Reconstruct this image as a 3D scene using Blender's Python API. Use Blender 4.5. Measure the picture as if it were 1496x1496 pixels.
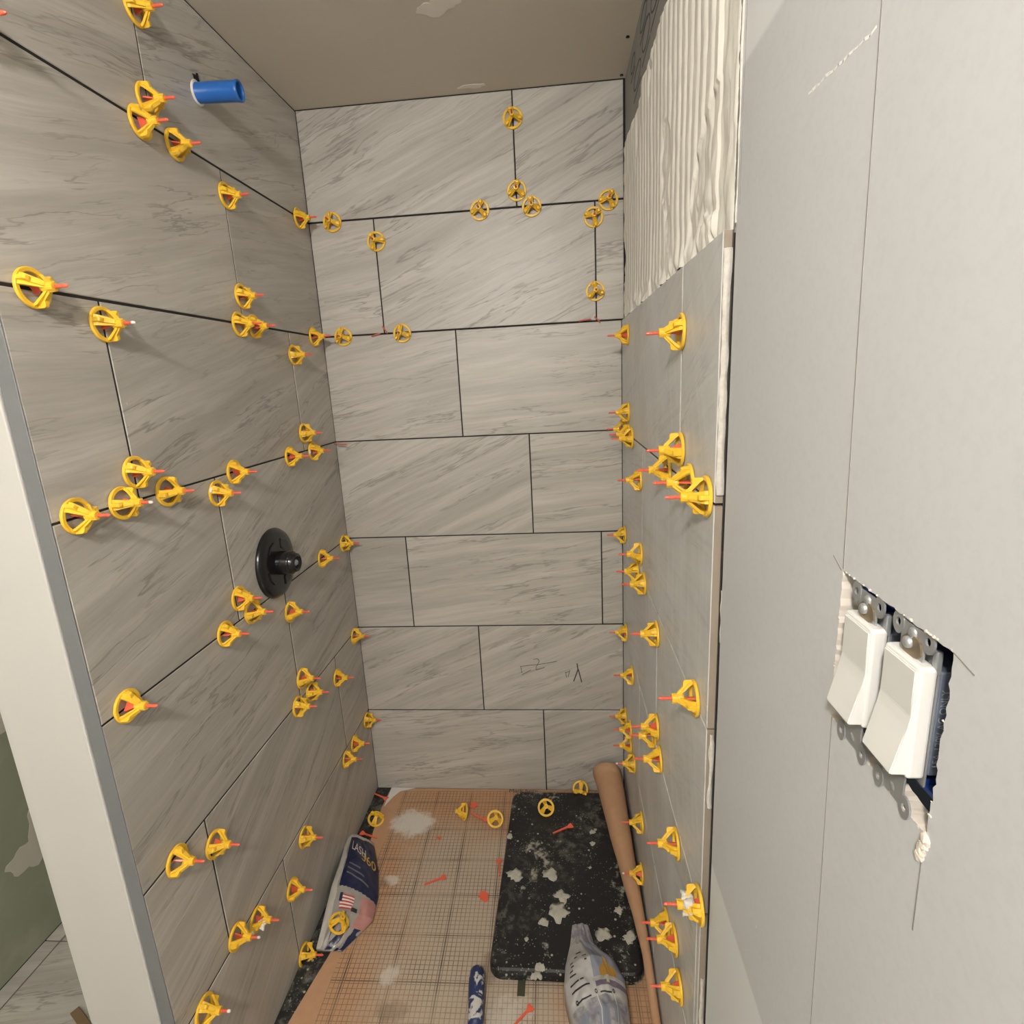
import bpy, bmesh, math, random
from mathutils import Vector, Matrix, noise
random.seed(7)
sc = bpy.context.scene
COL = sc.collection
for o in list(bpy.data.objects): bpy.data.objects.remove(o)

# ------------------------------------------------------------------ camera
F = 818.036                                            # focal length in px of a 1496 px frame
CP = Vector((-0.18250, -1.66060, 1.38644))
CR = Vector((0.99558517, 0.07930934, -0.05020164))
CU = Vector((0.03036850, 0.23390417, 0.97178526))
CF = Vector((-0.08881402, 0.96901954, -0.23046302))
cd = bpy.data.cameras.new('camera'); cam = bpy.data.objects.new('camera', cd); COL.objects.link(cam)
M = Matrix.Identity(4)
for i in range(3):
    M[i][0] = CR[i]; M[i][1] = CU[i]; M[i][2] = -CF[i]; M[i][3] = CP[i]
cam.matrix_world = M
cd.sensor_width = 36; cd.lens = 36*F/1496; cd.clip_start = .02
sc.camera = cam
# ------------------------------------------------------------------ view, world, light
vs = sc.view_settings
vs.view_transform = 'Standard'; vs.look = 'None'; vs.gamma = 1; vs.exposure = 0.0
try: vs.use_curve_mapping = False
except Exception: pass
w = bpy.data.worlds.new('world'); sc.world = w; w.use_nodes = True
w.node_tree.nodes['Background'].inputs[0].default_value = (.9, .95, 1, 1)
w.node_tree.nodes['Background'].inputs[1].default_value = .02
LAMP = Vector((-.42, -2.20, 1.985)); LAMP_R = .055; LAMP_E = 600; LAMP_C = (1, .955, .895)   # bare globe bulb on the room ceiling
FILL_WIN = dict(x0=-1.30, x1=-.35, z0=.95, z1=1.95, power=1.9, col=(.90, .95, 1.0))     # added fill light: unseen glowing window in the rear wall

# ------------------------------------------------------------------ constants
W = .8632; P = .3055; Z1 = 1.8384; ZC = 2.1168
ZL = [ZC] + [Z1-k*P for k in range(6)] + [0.0]         # ceiling, six joints, floor
YF = -.986                                             # front end of the tiled walls
DRY = .010                                             # plane of the right drywall

def ray(u, v): return (u-748)/F*CR - (v-748)/F*CU + CF
def hit(u, v, ax, val):
    d = ray(u, v); t = (val-CP[ax])/d[ax]; return CP + t*d

# ------------------------------------------------------------------ material helpers
class N:
    def __init__(s, name):
        s.m = bpy.data.materials.new(name); s.m.use_nodes = True
        s.t = s.m.node_tree; s.b = s.t.nodes['Principled BSDF']
    def n(s, typ, **kw):
        x = s.t.nodes.new(typ)
        for k, v in kw.items():
            if k.startswith('i_'):
                key = k[2:]
                key = int(key) if key.isdigit() else key
                s.put(x.inputs[key], v)
            else: setattr(x, k, v)
        return x
    def put(s, inp, v):
        if hasattr(v, 'is_output') or isinstance(v, bpy.types.NodeSocket): s.t.links.new(v, inp)
        else:
            if inp.type == 'RGBA' and hasattr(v, '__len__') and len(v) == 3: v = (*v, 1)
            inp.default_value = v
    def math(s, op, a, b=0.0, c=0.0, clamp=False):
        x = s.n('ShaderNodeMath', operation=op, use_clamp=clamp)
        s.put(x.inputs[0], a); s.put(x.inputs[1], b); s.put(x.inputs[2], c); return x.outputs[0]
    def vmath(s, op, a, b=(0, 0, 0)):
        x = s.n('ShaderNodeVectorMath', operation=op); s.put(x.inputs[0], a); s.put(x.inputs[1], b); return x.outputs[0]
    def rng(s, v, a, b, c=0.0, d=1.0, smooth=False):
        x = s.n('ShaderNodeMapRange', interpolation_type='SMOOTHSTEP' if smooth else 'LINEAR')
        for i, q in enumerate((v, a, b, c, d)): s.put(x.inputs[i], q)
        return x.outputs[0]
    def mix(s, f, a, b):
        x = s.n('ShaderNodeMix', data_type='RGBA'); s.put(x.inputs[0], f); s.put(x.inputs[6], a); s.put(x.inputs[7], b); return x.outputs[2]
    def noise(s, vec, scale, detail=4, rough=.55, dist=0.0):
        x = s.n('ShaderNodeTexNoise'); s.put(x.inputs['Vector'], vec)
        x.inputs['Scale'].default_value = scale; x.inputs['Detail'].default_value = detail
        x.inputs['Roughness'].default_value = rough; x.inputs['Distortion'].default_value = dist
        return x.outputs['Fac']
    def vor(s, vec, scale, rand=1.0):
        x = s.n('ShaderNodeTexVoronoi'); s.put(x.inputs['Vector'], vec); x.inputs['Scale'].default_value = scale
        x.inputs['Randomness'].default_value = rand; return x.outputs['Distance']
    def obj(s): return s.n('ShaderNodeTexCoord').outputs['Object']
    def sep(s, v):
        x = s.n('ShaderNodeSeparateXYZ'); s.put(x.inputs[0], v); return x.outputs
    def bump(s, h, strength=.3, dist=.002):
        x = s.n('ShaderNodeBump'); x.inputs['Strength'].default_value = strength; x.inputs['Distance'].default_value = dist
        s.put(x.inputs['Height'], h); s.t.links.new(x.outputs[0], s.b.inputs['Normal'])
    def out(s, col=None, rough=None, metal=None, spec=None):
        if col is not None: s.put(s.b.inputs['Base Color'], col)
        if rough is not None: s.put(s.b.inputs['Roughness'], rough)
        if metal is not None: s.put(s.b.inputs['Metallic'], metal)
        if spec is not None: s.put(s.b.inputs['Specular IOR Level'], spec)
        return s.m
def flat(name, col, rough=.5, metal=0.0, var=.12, scale=30, spec=.5):
    a = N(name); f = a.noise(a.obj(), scale, 3)
    c0 = tuple(min(1, c*(1-var)) for c in col); c1 = tuple(min(1, c*(1+var)) for c in col)
    return a.out(a.mix(f, c0, c1), rough, metal, spec)

def m_tile(pale=False):
    a = N('stone_tile_pale' if pale else 'stone_tile'); o = a.obj(); r = a.n('ShaderNodeObjectInfo').outputs['Random']
    off = a.n('ShaderNodeCombineXYZ'); a.put(off.inputs[0], a.math('MULTIPLY', r, 37.3)); a.put(off.inputs[2], a.math('MULTIPLY', r, 91.7))
    ang = a.rng(a.math('FRACT', a.math('MULTIPLY', r, 17.7)), 0, 1, .04, .46)
    rot = a.n('ShaderNodeVectorRotate', rotation_type='Y_AXIS'); a.put(rot.inputs['Vector'], o); a.put(rot.inputs['Angle'], ang)
    p = a.vmath('ADD', rot.outputs[0], off.outputs[0])
    warp = a.n('ShaderNodeTexNoise'); a.put(warp.inputs['Vector'], p); warp.inputs['Scale'].default_value = 5; warp.inputs['Detail'].default_value = 3
    p2 = a.vmath('ADD', p, a.vmath('MULTIPLY', a.vmath('SUBTRACT', warp.outputs['Color'], (.5, .5, .5)), (.07, .0, .022)))
    s1 = a.noise(a.vmath('MULTIPLY', p2, (1.2, 1, 15)), 1.0, 6, .62, .25)        # broad streaks
    s2 = a.noise(a.vmath('MULTIPLY', p2, (3.6, 1, 85)), 1.0, 5, .65, .2)          # fine streaks
    v1 = a.noise(a.vmath('MULTIPLY', p2, (.75, 1, 8.5)), 1.0, 6, .6, .3)
    vein = a.rng(a.math('ABSOLUTE', a.math('SUBTRACT', v1, .5)), 0.0, .011, 1, 0, True)
    v2 = a.noise(a.vmath('MULTIPLY', p2, (1.2, 1, 18)), 1.0, 5, .6, .3)
    vein2 = a.rng(a.math('ABSOLUTE', a.math('SUBTRACT', v2, .47)), 0.0, .012, .7, 0, True)
    mask = a.rng(a.noise(p, 4.0, 2), .36, .56, 0, 1, True)
    mask2 = a.rng(a.noise(a.vmath('ADD', p, (9, 3, 1)), 5, 2), .40, .58, 0, 1, True)
    vv = a.math('MAXIMUM', a.math('MULTIPLY', vein, mask), a.math('MULTIPLY', vein2, mask2))
    base = a.mix(a.rng(s1, .34, .66, 0, 1, True), (.400, .375, .333), (.530, .503, .455))
    base = a.mix(a.math('MULTIPLY', a.rng(s2, .42, .60, 1, 0), .33), base, (.31, .287, .25))
    base = a.mix(a.math('MULTIPLY', vv, .56), base, (.175, .153, .128))
    tone = a.rng(a.math('FRACT', a.math('MULTIPLY', r, 5.31)), 0, 1, .93, 1.06)
    mul = a.n('ShaderNodeVectorMath', operation='SCALE'); a.put(mul.inputs[0], base); a.put(mul.inputs['Scale'], tone)
    sp = a.rng(a.vor(a.vmath('MULTIPLY', p, (1, 1, .55)), 26), .0, .055, 1, 0)
    sp = a.math('MULTIPLY', a.rng(sp, .25, .5), a.rng(a.noise(p, 11, 1), .58, .64))
    col = a.mix(a.math('MULTIPLY', sp, .7), mul.outputs[0], (.62, .60, .56))
    if pale:  # right-wall tiles: stone mixed towards blue-white, patchy with streaks
        hz = a.noise(a.vmath('MULTIPLY', p, (3, 1, 1.3)), 2.2, 4, .6); hs = a.noise(a.vmath('MULTIPLY', p, (26, 1, 3)), 1.6, 4, .7)
        hh = a.math('ADD', a.rng(hz, .3, .7, .25, .55), a.rng(hs, .5, .7, 0, .2))
        col = a.mix(hh, col, (.84, .86, .90))
    a.bump(a.math('SUBTRACT', s2, a.math('MULTIPLY', vv, .7)), .16, .0015)
    return a.out(col, a.rng(s1, .3, .7, .34, .46), 0, .5)

def m_drywall():
    a = N('drywall'); o = a.obj(); z = a.sep(o)[2]
    n1 = a.noise(o, 7, 3); n2 = a.noise(o, 160, 3)
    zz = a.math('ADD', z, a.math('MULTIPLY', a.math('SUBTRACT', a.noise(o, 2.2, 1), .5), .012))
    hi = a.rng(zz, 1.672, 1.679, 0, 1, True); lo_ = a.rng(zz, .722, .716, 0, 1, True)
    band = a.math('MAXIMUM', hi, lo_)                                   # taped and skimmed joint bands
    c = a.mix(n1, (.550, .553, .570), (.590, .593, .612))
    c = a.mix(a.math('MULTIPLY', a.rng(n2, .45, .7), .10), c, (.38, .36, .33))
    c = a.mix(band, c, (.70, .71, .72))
    dots = a.math('MULTIPLY', a.rng(a.vor(o, 13), .0, .035, 1, 0), a.rng(a.noise(o, 3, 0), .52, .55))
    c = a.mix(a.rng(dots, .3, .5, 0, .7), c, (.82, .81, .79))
    a.bump(n2, .08, .0008)
    return a.out(c, .72, 0, .25)

def m_paper(plain=False):
    a = N('brown_floor_paper_back' if plain else 'grid_printed_floor_paper'); o = a.obj()
    n1 = a.noise(o, 3.2, 4, .6); n2 = a.noise(o, 40, 4, .7)
    tan = a.mix(n2, (.42, .24, .135), (.53, .325, .195))
    if plain:
        c = a.mix(a.rng(n1, .55, .75, 0, .35), tan, (.40, .33, .26)); a.bump(n2, .1, .001); return a.out(c, .75, 0, .2)
    rot = a.n('ShaderNodeVectorRotate', rotation_type='Z_AXIS'); a.put(rot.inputs['Vector'], o); rot.inputs['Angle'].default_value = -.02
    x, y, _ = a.sep(rot.outputs[0])
    def grid(v, pitch, wd): return a.math('LESS_THAN', a.math('ABSOLUTE', a.math('SUBTRACT', a.math('FRACT', a.math('DIVIDE', v, pitch)), .5)), wd)
    g = a.math('MAXIMUM', grid(x, .0116, .085), grid(y, .0116, .075))
    gb = a.math('MAXIMUM', grid(x, .116, .014), grid(y, .116, .012))
    inside = a.math('MULTIPLY', a.rng(a.math('ADD', x, a.math('MULTIPLY', y, -.03)), -.765, -.763), a.rng(y, -.004, -.005, 0, 1))
    wear = a.rng(a.noise(o, 9, 4), .30, .62, 1, .45)
    gg = a.math('MULTIPLY', a.math('MULTIPLY', a.math('MAXIMUM', a.math('MULTIPLY', g, .75), gb), inside), wear)
    cx = a.math('ADD', x, .42)
    dust = a.math('SUBTRACT', 1.0, a.math('MULTIPLY', a.math('MULTIPLY', cx, cx), 9.0))
    dust = a.math('MULTIPLY', dust, a.rng(y, -.05, -.30, 0, 1))
    dust = a.math('ADD', dust, a.math('MULTIPLY', a.math('SUBTRACT', n1, .5), 1.9))
    dust = a.rng(dust, .0, .80, 0, .80, True)
    c = a.mix(dust, tan, (.47, .41, .33))
    c = a.mix(gg, c, (.09, .066, .048))
    # spilled white thinset powder and foot-worn spots
    def blob(px, py, rx, ry, lo, hi, k):
        dx = a.math('DIVIDE', a.math('SUBTRACT', x, px), rx); dy = a.math('DIVIDE', a.math('SUBTRACT', y, py), ry)
        d = a.math('ADD', a.math('MULTIPLY', dx, dx), a.math('MULTIPLY', dy, dy))
        d = a.math('ADD', d, a.math('MULTIPLY', a.math('SUBTRACT', a.noise(o, 22, 5, .7), .5), 2.6))
        return a.rng(d, lo, hi, k, 0, True)
    for q in ((-.698, -.15, .075, .062, .25, 1.15, .85), (-.71, -.36, .03, .02, .2, .9, .6), (-.64, -.62, .03, .03, .2, .9, .55), (-.35, -.70, .06, .05, .1, 1, .45)):
        c = a.mix(blob(*q), c, (.66, .63, .57))
    for q in ((-.735, -.37, .03, .02, .1, .9, .5), (-.62, -.70, .05, .03, .1, .9, .45), (-.40, -.60, .03, .05, .1, .9, .45), (-.50, -.76, .05, .03, .1, .9, .45)):
        c = a.mix(blob(*q), c, (.17, .12, .08))
    spk = a.math('MULTIPLY', a.rng(a.vor(o, 45), .0, .09, 1, 0), a.rng(a.noise(o, 14, 1), .55, .6))
    c = a.mix(a.rng(spk, .3, .5, 0, .7), c, (.58, .55, .5))
    a.bump(a.math('ADD', n1, a.math('MULTIPLY', n2, .2)), .25, .004)
    return a.out(c, .8, 0, .2)

def m_splat(name, dark, amount):
    a = N(name); o = a.obj()
    n1 = a.noise(o, 9, 6, .68, .4); n2 = a.noise(o, 38, 5, .72); n3 = a.noise(o, 3.0, 2)
    big = a.rng(a.math('ADD', n1, a.math('MULTIPLY', a.math('SUBTRACT', n2, .5), .5)), amount, amount+.10, 0, .72, True)
    dusty = a.math('MULTIPLY', a.rng(n2, .48, .66, 0, .34), a.rng(n3, .40, .60))
    dot = a.math('MULTIPLY', a.rng(a.math('ADD', a.vor(o, 42), a.math('MULTIPLY', n2, .10)), .16, .20, 1, 0), a.rng(a.noise(a.vmath('ADD', o, (4, 4, 4)), 13, 2), .46, .52))
    fine = a.math('MULTIPLY', a.rng(a.vor(o, 120), .16, .2, .55, 0), a.rng(n1, .42, .52))
    f = a.math('MAXIMUM', a.math('MAXIMUM', big, dusty), a.math('MAXIMUM', a.math('MULTIPLY', dot, .85), fine))
    c = a.mix(f, dark, (.47, .45, .38))
    a.bump(a.math('ADD', f, a.math('MULTIPLY', n2, .2)), .5, .003)
    return a.out(c, a.rng(f, 0, .6, .42, .9), 0, .35)

def m_green():
    a = N('green_drywall'); o = a.obj(); n1 = a.noise(o, 5, 3)
    c = a.mix(n1, (.270, .285, .205), (.310, .325, .24)); c = a.mix(a.rng(a.noise(o, 9, 3), .55, .8, 0, .35), c, (.50, .48, .40))
    return a.out(c, .7, 0, .25)
def m_board():
    a = N('grey_backer_board'); o = a.obj(); n1 = a.noise(o, 18, 4)
    return a.out(a.mix(n1, (.24, .23, .215), (.32, .31, .29)), .75, 0, .25)
def m_thin():
    a = N('white_thinset'); o = a.obj(); n1 = a.noise(o, 60, 4, .65)
    a.bump(n1, .4, .002)
    return a.out(a.mix(n1, (.68, .65, .59), (.78, .75, .69)), .7, 0, .3)
def m_yel():
    a = N('yellow_plastic'); o = a.obj(); n1 = a.noise(o, 60, 2)
    return a.out(a.mix(n1, (.80, .47, .030), (.86, .54, .045)), .34, 0, .5)
def m_ceil():
    a = N('bare_ceiling_board'); o = a.obj(); n1 = a.noise(o, 6, 4); n2 = a.noise(o, 60, 3)
    c = a.mix(n1, (.60, .545, .47), (.65, .595, .515)); c = a.mix(a.rng(n2, .62, .75, 0, .25), c, (.74, .70, .63))
    return a.out(c, .8, 0, .2)

MT = dict(tile=m_tile(), tile_pale=m_tile(True), dry=m_drywall(), paper=m_paper(), paper_back=m_paper(True),
    mat=m_splat('black_foam_with_splatter', (.012, .012, .013), .57), pan=m_splat('black_membrane_with_splatter', (.02, .02, .02), .55),
    green=m_green(), board=m_board(), thin=m_thin(), yel=m_yel(), ceil=m_ceil(),
    body=flat('tile_body', (.27, .225, .175), .75), gap=flat('dark_joint', (.012, .010, .009), .9, var=.2),
    white=flat('white_paint', (.50, .482, .452), .5, var=.03, scale=4), edge=flat('glossy_grey_trim', (.155, .157, .16), .22, var=.05),
    red=flat('red_plastic', (.78, .13, .065), .38), redd=flat('dusty_red_plastic', (.55, .13, .09), .6),
    blue=flat('blue_plastic', (.02, .115, .40), .3), navyb=flat('blue_electrical_box', (.015, .06, .28), .4),
    black=flat('black_plastic', (.009, .009, .01), .2), steel=flat('zinc_plated_steel', (.42, .43, .44), .35, .55),
    brass=flat('tarnished_brass_plate', (.33, .27, .19), .4, .7), swhite=flat('white_switch_plastic', (.70, .69, .67), .3, var=.02),
    sgrey=flat('grey_paddle_plastic', (.60, .60, .60), .35, var=.02), sbody=flat('slate_switch_body', (.11, .13, .175), .5),
    gyp=flat('torn_gypsum', (.66, .60, .53), .85, var=.15, scale=90), lampw=flat('lamp_housing_white', (.7, .7, .7), .5, var=.02),
    navy=flat('navy_label_print', (.010, .014, .055), .3, var=.2), clear=flat('cloudy_plastic_film', (.30, .28, .255), .28, var=.3, scale=22),
    film=flat('white_plastic_film', (.50, .48, .44), .35, var=.2, scale=30), inkw=flat('white_print', (.72, .70, .66), .5),
    inky=flat('yellow_print', (.66, .42, .06), .5), inkk=flat('black_print', (.02, .02, .024), .6), inkr=flat('red_print', (.50, .06, .05), .5),
    pink=flat('pink_film', (.42, .20, .18), .3, var=.25), bagw=flat('white_bag_film', (.46, .45, .44), .4, var=.12, scale=40),
    lav=flat('lavender_print', (.25, .27, .33), .4, var=.12, scale=30), purp=flat('purple_print', (.16, .13, .18), .45), gold=flat('gold_print', (.42, .23, .04), .45),
    speck=None, handle=None, pencil=flat('pencil_line', (.06, .05, .042), .8), pencil2=flat('faint_pencil_line', (.26, .245, .23), .8),
    patch=flat('joint_compound', (.56, .52, .44), .8, var=.06), cpatch=flat('ceiling_compound', (.80, .745, .665), .8, var=.06), wood=flat('raw_wood', (.20, .13, .07), .7), gst=flat('dark_green_stick', (.05, .055, .03), .6))
def m_handle():
    a = N('blue_handle_with_mortar'); o = a.obj(); n = a.noise(o, 32, 3, .6, .5)
    y = a.sep(o)[1]
    f = a.rng(a.math('ADD', n, a.rng(y, .06, .085, 0, .16)), .56, .60, 0, .95)
    return a.out(a.mix(f, (.022, .035, .115), (.62, .61, .58)), .45)
def m_speck():
    a = N('dusty_bag_film'); o = a.obj(); n = a.noise(o, 75, 5, .75); n2 = a.noise(o, 28, 3)
    c = a.mix(a.rng(n2, .4, .6), (.24, .235, .28), (.42, .41, .40)); return a.out(a.mix(a.rng(n, .5, .62, 0, .6), c, (.13, .125, .13)), .45)
MT['smear'] = flat('dried_smear', (.53, .50, .45), .85, var=.3, scale=150); MT['handle'] = m_handle(); MT['speck'] = m_speck()

# ------------------------------------------------------------------ mesh helpers
def link(o, parent=None):
    COL.objects.link(o)
    if parent is not None: o.parent = parent
    return o
def mesh_obj(name, verts, faces, mats, parent=None, smooth=False, fm=None, loc=None):
    me = bpy.data.meshes.new(name); me.from_pydata([tuple(v) for v in verts], [], faces)
    for m in (mats if isinstance(mats, (list, tuple)) else [mats]): me.materials.append(m)
    if fm:
        for p_, k in zip(me.polygons, fm): p_.material_index = k
    if smooth:
        for p_ in me.polygons: p_.use_smooth = True
    me.update(); o = bpy.data.objects.new(name, me)
    if loc is not None: o.location = loc
    return link(o, parent)
def bm_obj(name, bm, mats, parent=None, smooth=False):
    me = bpy.data.meshes.new(name); bmesh.ops.recalc_face_normals(bm, faces=bm.faces[:]); bm.to_mesh(me); bm.free()
    for m in (mats if isinstance(mats, (list, tuple)) else [mats]): me.materials.append(m)
    if smooth:
        for p_ in me.polygons: p_.use_smooth = True
    return link(bpy.data.objects.new(name, me), parent)
def add_box(bm, x0, x1, y0, y1, z0, z1, bev=0, seg=2):
    r = bmesh.ops.create_cube(bm, size=1)
    for v in r['verts']:
        v.co = Vector((x0+(v.co.x+.5)*(x1-x0), y0+(v.co.y+.5)*(y1-y0), z0+(v.co.z+.5)*(z1-z0)))
    if bev:
        es = list({e for v in r['verts'] for e in v.link_edges}); bmesh.ops.bevel(bm, geom=es, offset=bev, segments=seg, affect='EDGES', profile=.5)
def box(name, b, mat, parent=None, bev=0):
    bm = bmesh.new(); add_box(bm, *b, bev=bev); return bm_obj(name, bm, mat, parent)
def add_lathe(bm, prof, seg=32, mtx=Matrix.Identity(4), a0=0):
    rings = []
    for r, z in prof:
        rings.append([bm.verts.new(mtx @ Vector((r*math.cos(a0+2*math.pi*i/seg), r*math.sin(a0+2*math.pi*i/seg), z))) for i in range(seg)])
    for A, B in zip(rings, rings[1:]):
        for i in range(seg): bm.faces.new((A[i], A[(i+1) % seg], B[(i+1) % seg], B[i]))
    return rings
def add_prism(bm, poly, z0, z1, mtx=Matrix.Identity(4)):
    lo_ = [bm.verts.new(mtx @ Vector((x, y, z0))) for x, y in poly]; hi = [bm.verts.new(mtx @ Vector((x, y, z1))) for x, y in poly]
    n = len(poly)
    bm.faces.new(lo_[::-1]); bm.faces.new(hi)
    for i in range(n): bm.faces.new((lo_[i], lo_[(i+1) % n], hi[(i+1) % n], hi[i]))
def cap(bm, ring, flip=False): bm.faces.new(ring[::-1] if flip else ring)
def ribbon(bm, pts, wd, nrm, th=.0004):
    nrm = Vector(nrm)
    for A, B in zip(pts, pts[1:]):
        A = Vector(A); B = Vector(B); d = B-A
        if d.length < 1e-6: continue
        s = d.cross(nrm).normalized()*wd/2; e = d.normalized()*wd*.3
        q = [A-s-e, A+s-e, B+s+e, B-s+e]
        lo_ = [bm.verts.new(v) for v in q]; hi = [bm.verts.new(v+nrm*th) for v in q]
        bm.faces.new(hi)
        for i in range(4): bm.faces.new((lo_[i], lo_[(i+1) % 4], hi[(i+1) % 4], hi[i]))
def text_geo(body, size=1.0):
    cu = bpy.data.curves.new('t', 'FONT'); cu.body = body; cu.size = size; cu.resolution_u = 3
    o = bpy.data.objects.new('t', cu); COL.objects.link(o); bpy.context.view_layer.update()
    me = bpy.data.meshes.new_from_object(o.evaluated_get(bpy.context.evaluated_depsgraph_get()))
    vs_ = [v.co.copy() for v in me.vertices]; fs = [tuple(p_.vertices) for p_ in me.polygons]
    bpy.data.objects.remove(o); bpy.data.curves.remove(cu); bpy.data.meshes.remove(me)
    return vs_, fs
def tag(o, label=None, cat=None, group=None, kind=None):
    for k, v in (('label', label), ('category', cat), ('group', group), ('kind', kind)):
        if v: o[k] = v
    return o
def empty(name, loc, rot=None):
    o = bpy.data.objects.new(name, None); o.empty_display_size = .02; COL.objects.link(o)
    o.matrix_world = Matrix.Translation(loc) @ (rot.to_4x4() if rot else Matrix.Identity(4)); return o
def blobpoly(cx, cy, rx, ry, n=26, amp=.25, seed=0):
    out = []
    for i in range(n):
        a = 2*math.pi*i/n; k = 1+amp*2*noise.noise((math.cos(a)*1.7+seed*3.1, math.sin(a)*1.7, seed))
        out.append((cx+rx*k*math.cos(a), cy+ry*k*math.sin(a)))
    return out

# ------------------------------------------------------------------ the setting: shell
def S(o, label=None): o['kind'] = 'structure'; return o
TT = .010                                              # tile thickness
fl = S(box('floor', (-W-.01, .012, YF, .012, -.06, 0), MT['pan']))
wb = S(box('wall_back', (-W-.012, .014, .0013, .09, 0, ZC), MT['gap']))
wl = S(box('wall_left', (-1.0, -W-.0013, YF+.001, .012, 0, ZC), MT['gap']))
ce = S(box('ceiling', (-1.60, .1, -3.2, .1, ZC, ZC+.06), MT['ceil']))
# ceiling compound patches and screws
for i, (px, py, rx, ry) in enumerate(((634, 14, .034, .020), (650, 0, .034, .022), (690, 126, .035, .010), (668, -22, .04, .03))):
    c = hit(px, py, 2, ZC); bm = bmesh.new(); add_prism(bm, blobpoly(c.x, c.y, rx, ry, seed=i), ZC-.0004-.00015*i, ZC+.001); bm_obj('compound_patch', bm, MT['cpatch'], ce)
for px, py in ((917, 53), (908, 109)):
    c = hit(px, py, 2, ZC); bm = bmesh.new(); r = add_lathe(bm, [(.004, 0), (.0045, -.002), (.002, -.0025)], 10, Matrix.Translation((c.x, c.y, ZC))); cap(bm, r[-1], True); bm_obj('screw_head', bm, MT['black'], ce)

# tiles ------------------------------------------------------------
tile_meshes = {}
def tile_mesh(w_, h_, mat='tile'):
    key = (round(w_, 4), round(h_, 4), mat)
    if key in tile_meshes: return tile_meshes[key]
    bm = bmesh.new(); b = .0012; d = TT
    x, z = w_/2, h_/2
    ring = lambda y, i: [bm.verts.new((sx*(x-i), y, sz*(z-i))) for sx, sz in ((-1, -1), (1, -1), (1, 1), (-1, 1))]
    A = ring(0, b); B = ring(b*.8, 0); C = ring(d, 0)
    bm.faces.new(A)
    for R1, R2, k in ((A, B, 0), (B, C, 1)):
        for i in range(4): bm.faces.new((R1[(i+1) % 4], R1[i], R2[i], R2[(i+1) % 4])).material_index = k
    bm.faces.new(C[::-1]).material_index = 1
    bmesh.ops.recalc_face_normals(bm, faces=bm.faces[:])
    me = bpy.data.meshes.new('tile'); bm.to_mesh(me); bm.free(); me.materials.append(MT[mat]); me.materials.append(MT['body'])
    tile_meshes[key] = me; return me
G = .0034
def place_tile(parent, c, w_, h_, rotz, mat='tile'):
    o = bpy.data.objects.new('tile', tile_mesh(w_, h_, mat)); o.location = c; o.rotation_euler = (0, 0, rotz)
    return link(o, parent)
def row_tiles(parent, kind, a0, a1, joints, z0, z1, g0=G, g1=G):
    xs = [a0] + sorted(joints) + [a1]
    for i in range(len(xs)-1):
        l = xs[i] + (G/2 if i else 0); r = xs[i+1] - (G/2 if i < len(xs)-2 else 0)
        b = z0+g0/2; t = z1-g1/2; lip = random.uniform(-.0005, .0005)
        m = (l+r)/2; zc = (b+t)/2
        if kind == 'b': place_tile(parent, (m, lip, zc), r-l, t-b, 0)
        if kind == 'l': place_tile(parent, (-W+lip, m, zc), r-l, t-b, math.pi/2)
        if kind == 'r': place_tile(parent, (lip, m, zc), r-l, t-b, -math.pi/2, 'tile_pale')
BJ = [[-.279], [-.678, -.070], [-.470], [-.272], [-.675, -.065], [-.463], [-.264]]
LJ = [[-.622], [-.424], [-.8235, -.215], [-.620], [-.424], [-.828, -.200], [-.6135]]
RJ = [None, None, [-.788], [-.40], [-.604], [-.36, -.97], [-.60]]
for k in range(7):
    z1, z0 = ZL[k], ZL[k+1]
    gt = .0055 if k == 0 else (.0046 if k < 3 else G); gb = .0046 if k < 2 else (.002 if k == 6 else G)
    row_tiles(wb, 'b', -W+.0015, .0055 if k < 2 else -.0015, BJ[k], z0, z1, gb, gt)
    row_tiles(wl, 'l', YF, .004, LJ[k], z0, z1, gb, gt)
# front end of the left partition
t1 = S(box('trim_1', (-1.014, -.8865, -.992, YF+.012, -.0, ZC), MT['white'], bev=.002))
t2 = S(box('trim_2', (-.8860, -.8632, -.9885, YF-.0008, 0, ZC), MT['edge'], bev=.001))
S(box('wall_partition', (-1.013, -1.0, YF+.012, .012, 0, ZC), MT['white']))

# right wall ---------------------------------------------------------
wr = S(box('wall_right', (DRY+.0012, .075, YF-.004, .0105, 0, ZC), MT['board']))
for k in range(2, 7):
    row_tiles(wr, 'r', YF-(.002 if k % 2 else 0), -.0015, RJ[k], ZL[k+1], ZL[k], G if k < 6 else .002, G)
bm = bmesh.new(); add_box(bm, .0024, DRY+.0012, YF+.0025, .0, 0, ZL[2]-.004); bm_obj('joint_backing', bm, MT['gap'], wr)

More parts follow.
